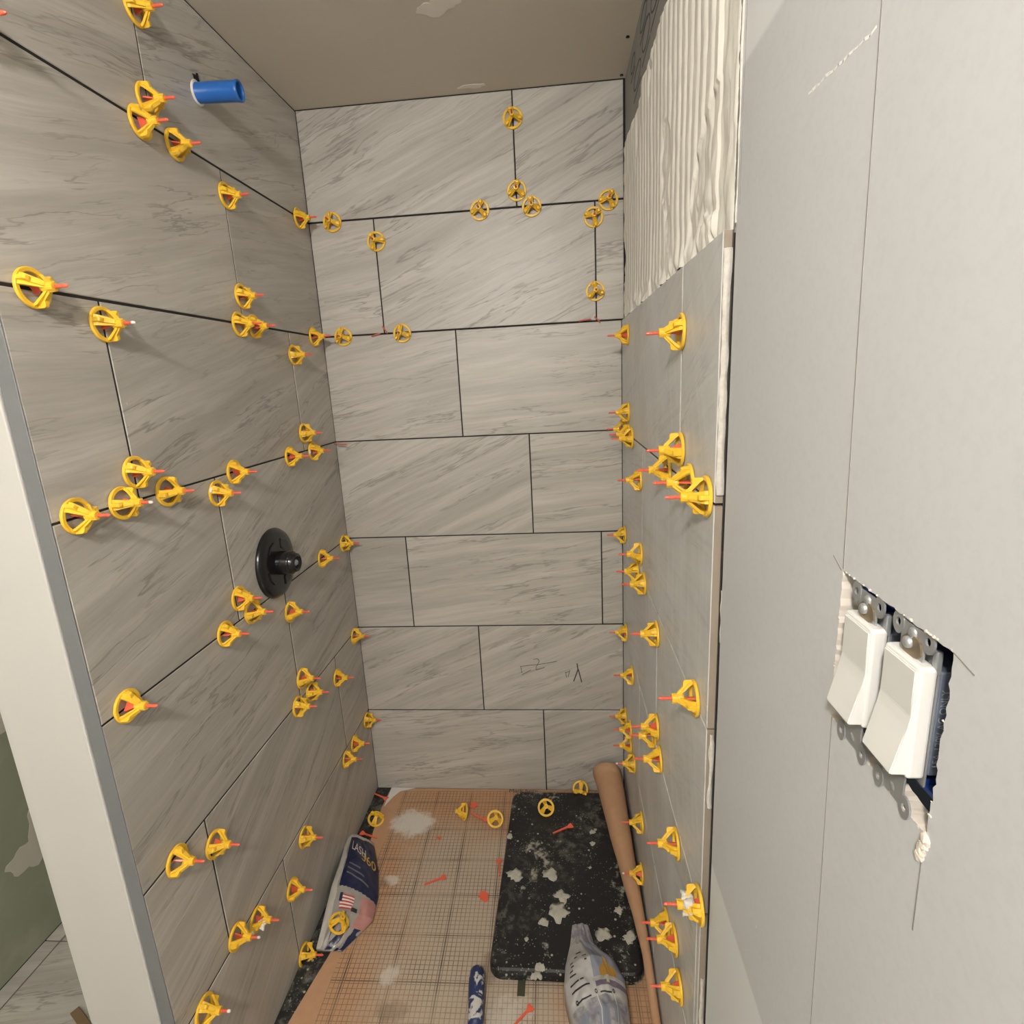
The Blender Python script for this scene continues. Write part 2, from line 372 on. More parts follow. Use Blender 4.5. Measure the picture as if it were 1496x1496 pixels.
# trowelled mortar bed above the tiles: ridges are geometry
def mortar_bed():
    y0, y1, z0, z1 = -.985, -.012, ZL[2]-.001, 2.0
    ny, nz = 520, 120; V = []; FC = []
    for j in range(nz+1):
        z = z0+(z1-z0)*j/nz
        for i in range(ny+1):
            y = y0+(y1-y0)*i/ny
            n = noise.noise
            wob = .006*n((y*2, z*5, 3.3)) + .0035*n((y*9, z*14, 1.0)) + (.02*max(0, (1.64-z)/.11)**2 if y < -.6 else 0)
            ph = (y+wob)/.0362; fr = ph-math.floor(ph)
            ridge = min(1, 1.25*math.sin(math.pi*fr)**.7)
            rough = n((y*45, z*30, 7.7)); torn = n((y*9, z*7, 2.2))
            h = .0022 + .0062*ridge*(.85+.25*torn)
            if torn > .33: h = h*.35+.0015+.004*max(0, rough)
            pile = max(0, 1-(z-z0)/.05)
            h += pile*(.0010+.0085*max(-.45, n((y*52, z*40, 4.4))))
            if y < -.93: h = h*.22 + .0012 + .0012*rough
            h += .0012*max(0, n((y*30, z*9, 9.9))) + .0005*n((y*120, z*60, 2))
            top = 1.958 + .028*n((y*7, 0, 8.1)) + .02*n((y*38, 0, 1.1)) + .03*(y+.5)*-.3
            e = (top-z)/.012
            e = min(e, (y+.985 + .004*n((z*60, 2, 0)))/.006, (-.02-y + .012*n((z*30, 5, 0)))/.006)
            e = max(-1.0, min(1, e))
            h = h*e if e > 0 else e*.003-.0014
            h += .0005*rough
            V.append((DRY+.0012-h, y, z))
    for j in range(nz):
        for i in range(ny):
            a = j*(ny+1)+i; q = (a, a+1, a+ny+2, a+ny+1)
            if all(V[t][0] > DRY+.0022 for t in q): continue
            FC.append(q[::-1])
    mesh_obj('mortar_bed', V, FC, MT['thin'], wr, smooth=True)
mortar_bed()
# printing on the bare board
bm = bmesh.new()
for (ya, yb, zc, zr) in ((-.17, -.28, 2.02, .018), (-.30, -.40, 2.035, .02), (-.41, -.53, 2.045, .022), (-.27, -.36, 2.082, .016), (-.12, -.19, 2.075, .014)):
    pts = [(DRY+.001, (ya+yb)/2+(yb-ya)/2*math.cos(t*math.pi/10), zc+zr*math.sin(t*math.pi/10)) for t in range(21)]; ribbon(bm, pts, .0035, (-1, 0, 0))
    ribbon(bm, [(DRY+.001, ya, zc-zr*1.7), (DRY+.001, yb, zc-zr*1.5)], .003, (-1, 0, 0))
bm_obj('board_printing', bm, flat('slate_print', (.085, .085, .10), .8), wr)
# mortar squeezed over the tile ends and along the drywall edge
def ragged_strip(name, z0, z1, x0, x1, yy, mat, parent, amp=.003, n=60, th=.003):
    V = []; FC = []
    for i in range(n+1):
        z = z0+(z1-z0)*i/n
        a = x0+amp*noise.noise((z*40, x0*50, 1)); b = x1+amp*noise.noise((z*33, 3, x1*40)); d = th*(1+.6*noise.noise((z*70, 9, 0)))
        V += [(a, yy, z), ((a*2+b)/3, yy-d, z), ((a+2*b)/3, yy-d*.8, z), (b, yy, z)]
    for i in range(n):
        for k in range(3): q = 4*i+k; FC.append((q, q+1, q+5, q+4))
    return mesh_obj(name, V, FC, mat, parent, smooth=True)
ragged_strip('mortar_smear', ZL[3]+.012, ZL[2]-.02, .0012, .0098, YF-.0022, MT['smear'], wr, .0022, 110, .0022)
ragged_strip('mortar_smear', .80, .915, .004, .010, YF-.0025, MT['smear'], wr, .003, 60, .002)
ragged_strip('mortar_smear', .30, .50, .003, .010, YF-.002, MT['smear'], wr, .003, 90, .002)
ragged_strip('paper_edge', 1.535, 2.1, .0085, .0125, YF-.0118, MT['smear'], wr, .0016, 120, .0008)
ragged_strip('mortar_smear', 1.05, 1.12, .0100, .0125, YF-.0065, MT['smear'], wr, .0022, 80, .001)

box('edge_gap', (DRY+.0002, .0150, YF-.0060, YF-.0030, 0, ZL[2]-.006), MT['gap'], wr)
# drywall panel with the ragged switch opening
HY0, HY1, HZ0, HZ1 = -1.2765, -1.3885, 1.1345, 1.2465
def drywall():
    bm = bmesh.new(); rnd = random.Random(3)
    ya, yb = YF-.0115, -3.2
    outer = [(ya+.0014*noise.noise((z*.09*40, 2, 2)), z*.01*ZC*100/100) for z in range(0, 101, 2)]
    outer = [(y, z) for y, z in outer] + [(yb, ZC), (yb, 0)]
    hole = []
    cs = [(HY0, HZ0), (HY1, HZ0-.002), (HY1-.001, HZ1-.004), (HY0, HZ1)]
    for i in range(4):
        A, B = cs[i], cs[(i+1) % 4]; n = 26
        for k in range(n):
            t = k/n; j = .0007 if i != 1 else .0014
            hole.append((A[0]+(B[0]-A[0])*t+rnd.uniform(-j, j), A[1]+(B[1]-A[1])*t+rnd.uniform(-j, j)))
    loops = []
    for L in (outer, hole):
        vs_ = [bm.verts.new((DRY, y, z)) for y, z in L]; loops.append(vs_)
        for i in range(len(vs_)): bm.edges.new((vs_[i], vs_[(i+1) % len(vs_)]))
    bmesh.ops.triangle_fill(bm, use_beauty=True, edges=bm.edges[:])
    for vs_, k in zip(loops, (1, 1)):
        back = [bm.verts.new((DRY+.0127, v.co.y+random.uniform(-.0007, .0007), v.co.z+random.uniform(-.0007, .0007))) for v in vs_]
        for i in range(len(vs_)):
            bm.faces.new((vs_[i], vs_[(i+1) % len(vs_)], back[(i+1) % len(vs_)], back[i])).material_index = 1
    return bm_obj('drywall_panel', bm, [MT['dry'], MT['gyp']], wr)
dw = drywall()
def dline(name, pts, wd, mat, th=.0003):
    bm = bmesh.new(); ribbon(bm, [(DRY, y, z) for y, z in pts], wd, (-1, 0, 0), th); return bm_obj(name, bm, mat, wr)
dline('pencil_line', [(-1.262, 1.60), (-1.268, 1.423), (-1.2765, 1.248)], .0012, MT['pencil2'])
dline('pencil_line', [(-1.2795, 1.134), (-1.286, .986), (-1.291, .84)], .0009, MT['pencil2'])
dline('knife_cut', [(-1.387, 1.126), (-1.388, 1.069)], .0009, MT['pencil2'])
dline('knife_cut', [(-1.262, 1.2525), (-1.274, 1.246)], .0009, MT['pencil2'])
dline('knife_cut', [(-1.389, 1.243), (-1.404, 1.239)], .0006, MT['pencil2'])
dline('pencil_line', [(-1.006, 1.76), (-1.008, 1.55)], .0007, MT['pencil2'])
bm = bmesh.new(); rp = [(-1.166+(-.092)*t/14, 1.582-.006*t/14+.0025*noise.noise((t*.9, 1, 1))) for t in range(15)]
for t in range(14): ribbon(bm, [(DRY, *rp[t]), (DRY, *rp[t+1])], .0014+.0032*abs(noise.noise((t*1.3, 4, 0))), (-1, 0, 0), .0001)
bm_obj('white_scratch', bm, flat('bare_gypsum_scratch', (.92, .91, .89), .9, var=.02), wr)
# torn paper and crumbs round the opening
bm = bmesh.new(); rnd = random.Random(5)
for k in range(46):
    s = rnd.random(); e = rnd.choice((0, 1, 1, 2, 2, 3))
    y, z = ((HY0, HZ0+s*(HZ1-HZ0)), (HY0+s*(HY1-HY0), HZ1-.003*s), (HY0+s*(HY1-HY0), HZ0-.002*s), (HY1, HZ0+s*(HZ1-HZ0)))[e]
    r = rnd.uniform(.0004, .0011)
    q = bmesh.ops.create_icosphere(bm, subdivisions=1, radius=r, matrix=Matrix.Translation((DRY-.0002, y, z)) @ Matrix.Diagonal((.6, 1.6, 1, 1)))
    for v in q['verts']: v.co += Vector((rnd.uniform(-.3, .3), rnd.uniform(-.3, .3), rnd.uniform(-.3, .3)))*r
for k in range(4):
    q = bmesh.ops.create_icosphere(bm, subdivisions=2, radius=.0032, matrix=Matrix.Translation((DRY-.0004, HY1+.002*k*.5, HZ0-.004-.004*k)) @ Matrix.Diagonal((.7, 1, 1.3, 1)))
    for v in q['verts']: v.co += Vector((0, rnd.uniform(-.001, .001), rnd.uniform(-.001, .001)))
cr = bm_obj('torn_edge', bm, MT['gyp'], wr); cr['kind'] = 'stuff'

# room round the camera
wrr = None
bm = bmesh.new()
for b_ in ((-1.60, FILL_WIN['x0'], 0, ZC), (FILL_WIN['x1'], .1, 0, ZC), (FILL_WIN['x0'], FILL_WIN['x1'], 0, FILL_WIN['z0']), (FILL_WIN['x0'], FILL_WIN['x1'], FILL_WIN['z1'], ZC)): add_box(bm, b_[0], b_[1], -3.26, -3.2, b_[2], b_[3])
wrr = S(bm_obj('wall_rear', bm, MT['white']))
wn = S(empty('fill_window_1', ((FILL_WIN['x0']+FILL_WIN['x1'])/2, -3.23, FILL_WIN['z0'])))
def wbox(nm, x0, x1, y0, y1, z0, z1, m):
    o = box(nm, (x0-wn.location.x, x1-wn.location.x, y0+3.23, y1+3.23, z0-FILL_WIN['z0'], z1-FILL_WIN['z0']), m, wn); return o
pg = N('fill_glow_glass'); pg.b.inputs['Emission Color'].default_value = (*FILL_WIN['col'], 1); pg.b.inputs['Emission Strength'].default_value = FILL_WIN['power']; pg.out((.8, .8, .8), .3)  # added unseen panel, glows as soft cool fill
xm = (FILL_WIN['x0']+FILL_WIN['x1'])/2
for a_, b_ in ((FILL_WIN['x0'], xm), (xm, FILL_WIN['x1'])): wbox('fill_pane', a_+.02, b_-.02, -3.236, -3.232, FILL_WIN['z0']+.02, FILL_WIN['z1']-.02, pg.m)
for a_ in (FILL_WIN['x0']+.0125, xm, FILL_WIN['x1']-.0125): wbox('fill_window_frame', a_-.0125, a_+.0125, -3.245, -3.215, FILL_WIN['z0'], FILL_WIN['z1'], MT['white'])
for a_ in (FILL_WIN['z0']+.0125, FILL_WIN['z1']-.0125): wbox('fill_window_frame', FILL_WIN['x0'], FILL_WIN['x1'], -3.245, -3.215, a_-.0125, a_+.0125, MT['white'])
wg = S(box('wall_far_left', (-1.66, -1.585, -3.2, .1, 0, ZC), MT['green']))
S(box('wall_alcove', (-1.585, -1.013, .02, .1, 0, ZC), MT['green']))
for i, (px, py, rx, rz) in enumerate(((4, 1040, .17, .055), (46, 1246, .062, .042), (62, 1205, .035, .07), (30, 950, .22, .10))):
    c = hit(px, py, 0, -1.585); mtx = Matrix(((0, 0, 1, 0), (1, 0, 0, 0), (0, 1, 0, 0), (0, 0, 0, 1)))
    bm = bmesh.new(); add_prism(bm, blobpoly(c.y, c.z, rx, rz, amp=.3, seed=i+3), -1.585, -1.5842+.0002*i, mtx); bm_obj('compound_patch', bm, MT['patch'], wg)
rf = S(box('floor', (-1.585, DRY, -3.2, YF-.0, -.07, -.0105), MT['gap']))
rf2 = S(box('floor', (-1.585, -1.013, YF, .02, -.07, -.0105), MT['gap']))
def floor_tiles():
    xs = [-1.585, -1.541, -1.2355, -.930, -.6245, -.319, DRY]
    for i in range(len(xs)-1):
        x0, x1 = xs[i]+G/2, xs[i+1]-G/2
        y = -.583 + (0 if i < 2 else .2*(i % 3)); ys = [y+.6115*k for k in range(-6, 3)]
        for a, b in zip(ys, ys[1:]):
            y0, y1 = max(a+G/2, -3.2), min(b-G/2, .02)
            lim = .02 if x1 < -1.0 else YF-.002
            X1 = x1
            if i == 1 and False: X1 = -1.014
            y1 = min(y1, lim)
            if y1-y0 < .03: continue
            if i == 2 and False: continue
            # tile lying flat: local z -> world y, face up
            o = bpy.data.objects.new('tile', tile_mesh(X1-x0, y1-y0)); o.location = ((x0+X1)/2, (y0+y1)/2, -.0005); o.rotation_euler = (-math.pi/2, 0, 0)
            link(o, rf)
            if x0 < -1.014 < X1 or (i == 1): pass
floor_tiles()

# ------------------------------------------------------------------ lamp
lt = empty('ceiling_light', (LAMP.x, LAMP.y, ZC)); tag(lt, 'bare globe bulb in a white lampholder on the room ceiling', 'ceiling light')
bm = bmesh.new(); r = add_lathe(bm, [(.055, 0), (.055, -.012), (.030, -.022), (.026, -.060), (.022, -.062)], 36); cap(bm, r[0]); cap(bm, r[-1], True); bm_obj('lampholder', bm, MT['lampw'], lt, True)
em = N('lit_bulb'); em.b.inputs['Emission Color'].default_value = (*LAMP_C, 1); em.b.inputs['Emission Strength'].default_value = LAMP_E; em.out((.8, .8, .8))
bm = bmesh.new(); bmesh.ops.create_icosphere(bm, subdivisions=4, radius=LAMP_R, matrix=Matrix.Translation((0, 0, LAMP.z-ZC))); bm_obj('bulb', bm, em.m, lt, True)

# ------------------------------------------------------------------ tile levelling clips
def build_clip_meshes():
    me = {}
    def done(name, bm, mat, smooth=False):
        bmesh.ops.recalc_face_normals(bm, faces=bm.faces[:]); m = bpy.data.meshes.new(name); bm.to_mesh(m); bm.free(); m.materials.append(mat)
        if smooth:
            for p_ in m.polygons: p_.use_smooth = True
        me[name] = m
    mm = .001
    bm = bmesh.new(); pr = [(20.0, .3), (25.6, .3), (26.2, 1.0), (26.2, 3.8), (25.4, 4.8), (20.8, 4.8), (20.0, 4.2), (20.0, .3)]
    add_lathe(bm, [(r*mm, z*mm) for r, z in pr], 40); bmesh.ops.remove_doubles(bm, verts=bm.verts[:], dist=1e-7); done('ring', bm, MT['yel'])
    # arm: leg rising from ring to hub with a finger tab
    bm = bmesh.new(); rx = Matrix.Rotation(math.pi/2, 4, 'X')
    poly = [(21.0, 1.0), (25.4, 2.0), (25.2, 13.5), (23.6, 16.2), (19.8, 17.0), (16.5, 16.6), (8.0, 26.0), (4.8, 27.0), (4.8, 19.5), (8.5, 17.5), (17.6, 8.6), (19.6, 4.2)]
    add_prism(bm, [(x*mm, y*mm) for x, y in poly], -3.0*mm, 3.0*mm, rx)
    poly2 = [(20.5, 1.2), (23.5, 2.2), (20.8, 9.2), (9.5, 20.8), (5.0, 25.0), (4.8, 20.5), (8.0, 17.6), (17.6, 7.6)]
    nb = len(bm.verts); add_prism(bm, [(x*mm, y*mm) for x, y in poly2], -5.0*mm, 5.0*mm, rx); bm.verts.ensure_lookup_table()
    for v in bm.verts[nb:]: v.co.y *= 0.85+.85*min(1, v.co.x/.022)**1.5
    bmesh.ops.bevel(bm, geom=[e for e in bm.edges], offset=.35*mm, segments=1, affect='EDGES'); done('arm', bm, MT['yel'])
    bm = bmesh.new(); prof = [(2.2, 17.5), (6.6, 17.5), (7.4, 20), (6.6, 24.5), (6.2, 33.4), (5.6, 34), (2.2, 34)]
    r = add_lathe(bm, [(a*mm, b*mm) for a, b in prof], 20)
    for i in range(8):
        a = 2*math.pi*i/8; add_prism(bm, [(-.5*mm, 0), (.5*mm, 0), (.5*mm, .9*mm), (-.5*mm, .9*mm)], 24*mm, 33.6*mm, Matrix.Rotation(a, 4, 'Z') @ Matrix.Translation((0, 5.9*mm, 0)))
    done('hub', bm, MT['yel'])
    bm = bmesh.new(); prof = [(2.4, 14)]
    z = 14
    while z < 48: prof += [(2.5, z+.9), (1.95, z+1.2), (1.95, z+1.7), (2.5, z+2.0)]; z += 2.0
    prof += [(2.0, 50.6), (.9, 52.6)]
    r = add_lathe(bm, [(a*mm, b*mm) for a, b in prof], 10); cap(bm, r[-1]); done('stem', bm, MT['red'])
    bm = bmesh.new(); rx2 = Matrix.Rotation(math.pi/2, 4, 'X')
    add_prism(bm, [(a*mm, b*mm) for a, b in [(-8.5, .6), (8.5, .6), (8.0, 5), (3.2, 15.5), (-3.2, 15.5), (-8.0, 5)]], -1.3*mm, 1.3*mm, rx2); done('base', bm, MT['red'])
    bm = bmesh.new(); q = bmesh.ops.create_icosphere(bm, subdivisions=3, radius=8*mm, matrix=Matrix.Translation((9*mm, 0, 17*mm)) @ Matrix.Diagonal((1.1, .9, 1.25, 1)))
    for v in q['verts']: v.co += v.normal*.0035*noise.noise(v.co*190)
    for v in q['verts']:
        d = v.co-Vector((9*mm, 0, 17*mm)); v.co += d*.5*noise.noise(v.co*120)
    done('mortar_smear', bm, MT['inkw'], True)
    bm = bmesh.new(); q = bmesh.ops.create_icosphere(bm, subdivisions=2, radius=3.0*mm, matrix=Matrix.Translation((0, 0, 49*mm)) @ Matrix.Diagonal((.95, .95, 1.35, 1)))
    for v in q['verts']: v.co += Vector((1, 1, 1))*.0006*noise.noise(v.co*300)
    done('tip_smear', bm, MT['inkw'], True)
    bm = bmesh.new(); q = bmesh.ops.create_icosphere(bm, subdivisions=2, radius=5*mm, matrix=Matrix.Translation((23*mm, 3*mm, 4.5*mm)) @ Matrix.Diagonal((.8, 1.5, .55, 1)))
    for v in q['verts']: v.co += Vector((.3, 1, .3))*.0014*noise.noise(v.co*200)
    done('ring_smear', bm, MT['inkw'], True)
    return me
CM = build_clip_meshes()
def clip(loc, R, spin, label, group, stem=True, extra=None, cat='tile clip', name='tile_leveling_clip'):
    root = empty(name, loc, R @ Matrix.Rotation(spin, 3, 'Z')); tag(root, label, cat, group)
    parts = [('ring', 0), ('arm', 0), ('arm', 2.0944), ('arm', 4.18879), ('hub', 0)]
    if stem: parts += [('stem', 0), ('base', random.uniform(0, 3.1))]
    for n_, a in parts:
        o = bpy.data.objects.new({'base': 'clip_base'}.get(n_, n_), CM[n_]); o.rotation_euler = (0, 0, a); link(o, root)
    for e, a in (extra or []):
        o = bpy.data.objects.new('mortar_smear', CM[e]); o.rotation_euler = (0, 0, a); link(o, root)
    return root
def frame(nrm):
    z = Vector(nrm).normalized(); u = Vector((0, 0, 1)) if abs(z.z) < .9 else Vector((0, 1, 0))
    x = u.cross(z).normalized(); y = z.cross(x)
    return Matrix((x, y, z)).transposed()
ORD = ['first', 'second', 'third', 'fourth', 'fifth', 'sixth', 'seventh', 'eighth', 'ninth', 'tenth']
LEFT = [(195, 12), (-50, 25), (213, 147), (203, 178), (254, 212), (329, 286), (435, 319), (45, 421), (150, 474), (352, 433), (348, 474), (370, 477), (457, 492), (428, 519), (443, 633), (456, 659), (423, 667), (341, 690), (196, 690), (316, 721), (242, 718), (177, 735), (110, 754), (470, 816), (501, 794), (348, 874), (366, 894), (328, 926), (423, 894), (184, 1031), (440, 991), (453, 1011), (434, 1032), (517, 929.5), (492, 990), (535, 1052), (517, 1086), (505, 1109), (257, 1257), (312, 1233), (443, 1223), (426, 1299), (374, 1343), (344, 1368), (297, 1475), (443, 1394)]
BACK = [(749, 173), (755, 279), (776.7, 302), (701, 307.5), (486, 325), (550, 353), (888.6, 292.5), (867, 317.5), (869.6, 425.5), (502, 492), (588, 487)]
RIGHT = [(917.6, 489), (997, 484.5), (918.6, 602), (914, 626), (919.6, 634), (924, 640), (995.5, 656.6), (977, 685.7), (1009, 704), (1034, 725), (936, 700.7), (913.6, 781), (937, 809), (932, 834.4), (942, 853), (915.7, 924), (960.4, 925.8), (924.3, 986.4), (1016.6, 1020), (914.7, 1046.5), (922, 1068.6), (922, 1086.6), (960.4, 1061.5), (956.4, 1074.6), (964.8, 1108.7), (927.3, 1115.7), (938.6, 1201.6), (989.6, 1232.4), (938.6, 1276.5), (1023.6, 1322), (975.5, 1348.7), (987, 1372.7), (994, 1442)]
SMEAR = {('left', 19): [('ring_smear', 2.0)], ('left', 20): [('ring_smear', -1.0)], ('left', 21): [('tip_smear', 0)], ('left', 8): [('tip_smear', 0)], ('left', 15): [('ring_smear', 2.6)],
         ('left', 42): [('ring_smear', 2.4), ('mortar_smear', 2.4)], ('left', 43): [('tip_smear', 0)], ('left', 44): [('tip_smear', 0)], ('right', 24): [('ring_smear', 1.0)], ('right', 28): [('tip_smear', 0)],
         ('right', 29): [('mortar_smear', .3), ('mortar_smear', 2.2), ('mortar_smear', 4.0)], ('right', 25): [('tip_smear', 0)]}
def spread(pts, dmin=.0535):                           # neighbouring caps touch, they do not interpenetrate
    for _ in range(60):
        for i in range(len(pts)):
            for j in range(i):
                d = pts[i]-pts[j]; L = d.length
                if L < dmin: s = d.normalized()*(dmin-L)/2; pts[i] = pts[i]+s; pts[j] = pts[j]-s
    return pts
def wall_clips(side, px, ax, val, nrm, corner):
    R = frame(nrm); pts = spread([hit(u, v, ax, val) for u, v in px])
    info = []
    for i, c in enumerate(pts):
        k = min(range(1, 7), key=lambda q: abs(ZL[q]-c.z)); horiz = abs(ZL[k]-c.z) < .031
        row = next(q for q in range(7) if c.z > ZL[q+1]-1e-6 or q == 6)
        a = c.x if ax == 1 else c.y
        if not horiz:                                  # seat on the nearest vertical joint of that row
            J = {'left': LJ, 'back': BJ, 'right': RJ}[side][row] or []
        info.append((i, c, 'h' if horiz else 'v', k if horiz else row, corner(c)))
    groups = {}; kk = 2 if side == 'right' else 0       # the right wall is tiled from its third course down
    for t in info: groups.setdefault((t[2], t[3]), []).append(t)
    for (typ, k), L in sorted(groups.items()):
        L.sort(key=lambda t: t[4] if typ == 'h' else t[4]-t[1].z*.001)
        for n_, t in enumerate(L):
            ex = SMEAR.get((side, t[0]))
            where = {'left': "left wall's", 'back': "back wall's", 'right': "right wall's"}[side]
            fromc = {'left': 'the back corner', 'back': 'the left corner', 'right': 'the back corner'}[side]
            sm = ''
            if ex: sm = 'white-tipped ' if ex[0][0] == 'tip_smear' else 'mortar-smeared '
            if typ == 'h': lab = f"{sm}yellow cap, {ORD[n_]} from {fromc} along {where} {ORD[max(0, k-kk-1)]} joint down"
            else: lab = f"{sm}yellow cap, {ORD[n_]} from {fromc} inside {where} {ORD[max(0, k-kk)]} tile row down"
            clip(t[1], R, random.uniform(0, 2.09), lab, f"levelling clips on the {side} wall", True, ex)
wall_clips('left', LEFT, 0, -W+.0008, (1, 0, 0), lambda c: -c.y)
wall_clips('back', BACK, 1, -.0008, (0, -1, 0), lambda c: c.x+W)
wall_clips('right', RIGHT, 0, -.0008, (-1, 0, 0), lambda c: -c.y)

# snapped red stems left in the joints
def red_stub(a, b, nrm, label, r=.0022, mat='redd'):
    A = Vector(a); B = Vector(b); d = B-A; root = empty('broken_clip_stem', A); tag(root, label, 'clip stem', 'snapped red stems on the walls')
    bm = bmesh.new(); q = d.to_track_quat('Z', 'Y').to_matrix().to_4x4()
    n = 7; prof = [(r*1.25, 0)]
    for i in range(n): prof += [(r, d.length*(i+.3)/n), (r*.75, d.length*(i+.6)/n)]
    rr = add_lathe(bm, prof+[(r*.5, d.length)], 8, q); cap(bm, rr[0], True); cap(bm, rr[-1]); bm_obj('stem', bm, MT[mat], root)
for (u0, v0, u1, v1, lab) in ((559, 477, 566, 487, 'snapped red stem at foot of vertical joint in back wall second row, short'), (543, 491, 556, 487, 'snapped red stem lying along back wall second joint, near the left corner'),
                              (846, 469, 864, 466, 'snapped red stem lying along back wall second joint, near the right corner'), (869, 463, 877, 471, 'small snapped red stem under the right-hand vertical joint of the back wall')):
    red_stub(hit(u0, v0, 1, -.004), hit(u1, v1, 1, -.012), (0, -1, 0), lab)
red_stub(hit(481, 648, 1, -.004), hit(508, 649, 1, -.045), (0, -1, 0), 'long snapped red stem at third joint in the back left corner')

# pencil marks on the back wall
bm = bmesh.new()
for L in ([(255, 362), (270, 440)], [(250, 362), (400, 345), (530, 330), (690, 300)], [(410, 275), (465, 270), (480, 300), (440, 380), (445, 405), (545, 375)], [(275, 462), (380, 405)], [(800, 430), (812, 495)], [(830, 490), (852, 408)], [(800, 440), (850, 420)]):
    ribbon(bm, [hit(730+x/8.31, 930+y/8.31, 1, -.0007) for x, y in L], .0016, (0, -1, 0))
for L in ([(940, 330), (950, 400), (900, 540)], [(955, 400), (995, 550)]): ribbon(bm, [hit(730+x/8.31, 930+y/8.31, 1, -.0007) for x, y in L], .0036, (0, -1, 0))
bm_obj('pencil_mark', bm, MT['pencil'], wb)

# ------------------------------------------------------------------ shower valve guard and blue pipe stub
RX = frame((1, 0, 0))
vg = empty('shower_valve', (-W+.0006, -.452, .993), RX); tag(vg, 'glossy black round plaster guard over the shower valve on the left wall', 'shower valve')
bm = bmesh.new(); r = add_lathe(bm, [(.083, 0), (.0835, .004), (.080, .010), (.071, .0135), (.053, .0155), (.028, .0165)], 44); bm_obj('guard_plate', bm, MT['black'], vg, True)
for a in (1.0, 2.2, 3.6, 5.2):
    bm = bmesh.new(); add_prism(bm, [(r_*math.cos(t), r_*math.sin(t)) for r_, t in [(.036, -.3), (.058, -.33), (.060, 0), (.058, .33), (.036, .3)]], .0125, .0185, Matrix.Rotation(a, 4, 'Z')); bmesh.ops.bevel(bm, geom=bm.edges[:], offset=.0012, segments=1, affect='EDGES'); bm_obj('raised_pad', bm, MT['black'], vg)
bm = bmesh.new(); r = add_lathe(bm, [(.0285, .012), (.0278, .043), (.0268, .046), (.0245, .046)], 36); r2 = add_lathe(bm, [(.0245, .046), (.0215, .057), (.018, .059), (.0135, .057), (.0135, .043)], 36); cap(bm, r2[-1]); bm_obj('sleeve', bm, MT['black'], vg, True)
bm = bmesh.new(); r = add_lathe(bm, [(.0075, .042), (.0075, .054), (.005, .057)], 18); cap(bm, r[-1]); bm_obj('valve_stem', bm, MT['steel'], vg, True)
pc = hit(287, 136, 0, -W)
bs = empty('pipe_stub', (-W+.0006, pc.y, pc.z), frame((1, .02, -.035))); tag(bs, 'blue plastic pipe stub poking from the left wall below the ceiling', 'pipe')
bm = bmesh.new(); r = add_lathe(bm, [(.0178, .002), (.0172, .003), (.0178, .080), (.0186, .082), (.0186, .087), (.0155, .0875), (.0150, .084), (.0150, .02)], 30); bm_obj('tube', bm, MT['blue'], bs, True)
bm = bmesh.new(); r = add_lathe(bm, [(.0205, 0), (.022, .002), (.0175, .0035)], 30); bm_obj('mortar_collar', bm, MT['inkw'], bs, True)
bm = bmesh.new(); add_prism(bm, blobpoly(.006, .024, .011, .012, 16, .3, 2), 0, .0012); bm_obj('dark_gap', bm, MT['gap'], bs)

# ------------------------------------------------------------------ switch box and switches
eb = empty('electrical_box', (DRY+.0135, (HY0+HY1)/2, (HZ0+HZ1)/2)); tag(eb, 'blue plastic two-gang electrical box set in the drywall opening', 'electrical box')
def box_shell():
    bm = bmesh.new(); y, z = .0515, .0495; d = .055
    o_ = [(-y, -z), (y, -z), (y, z), (-y, z)]; i_ = [(-y+.003, -z+.003), (y-.003, -z+.003), (y-.003, z-.003), (-y+.003, z-.003)]
    mk = lambda L, x: [bm.verts.new((x, a, b)) for a, b in L]
    O0, I0, I1, O1 = mk(o_, 0), mk(i_, 0), mk(i_, d-.003), mk(o_, d)
    for i in range(4):
        j = (i+1) % 4
        bm.faces.new((O0[i], O0[j], I0[j], I0[i])); bm.faces.new((I0[i], I0[j], I1[j], I1[i])); bm.faces.new((O0[j], O0[i], O1[i], O1[j]))
    bm.faces.new(I1); bm.faces.new(O1[::-1]); return bm
bm_obj('shell', box_shell(), MT['navyb'], eb)
for sy in (-1, 1):
    for sz in (-1, 1):
        bm = bmesh.new(); add_box(bm, -.0005, .03, sy*.023-.006, sy*.023+.006, sz*.0465-.0035, sz*.0465+.0035, .001); bm_obj('screw_boss', bm, MT['navyb'], eb)
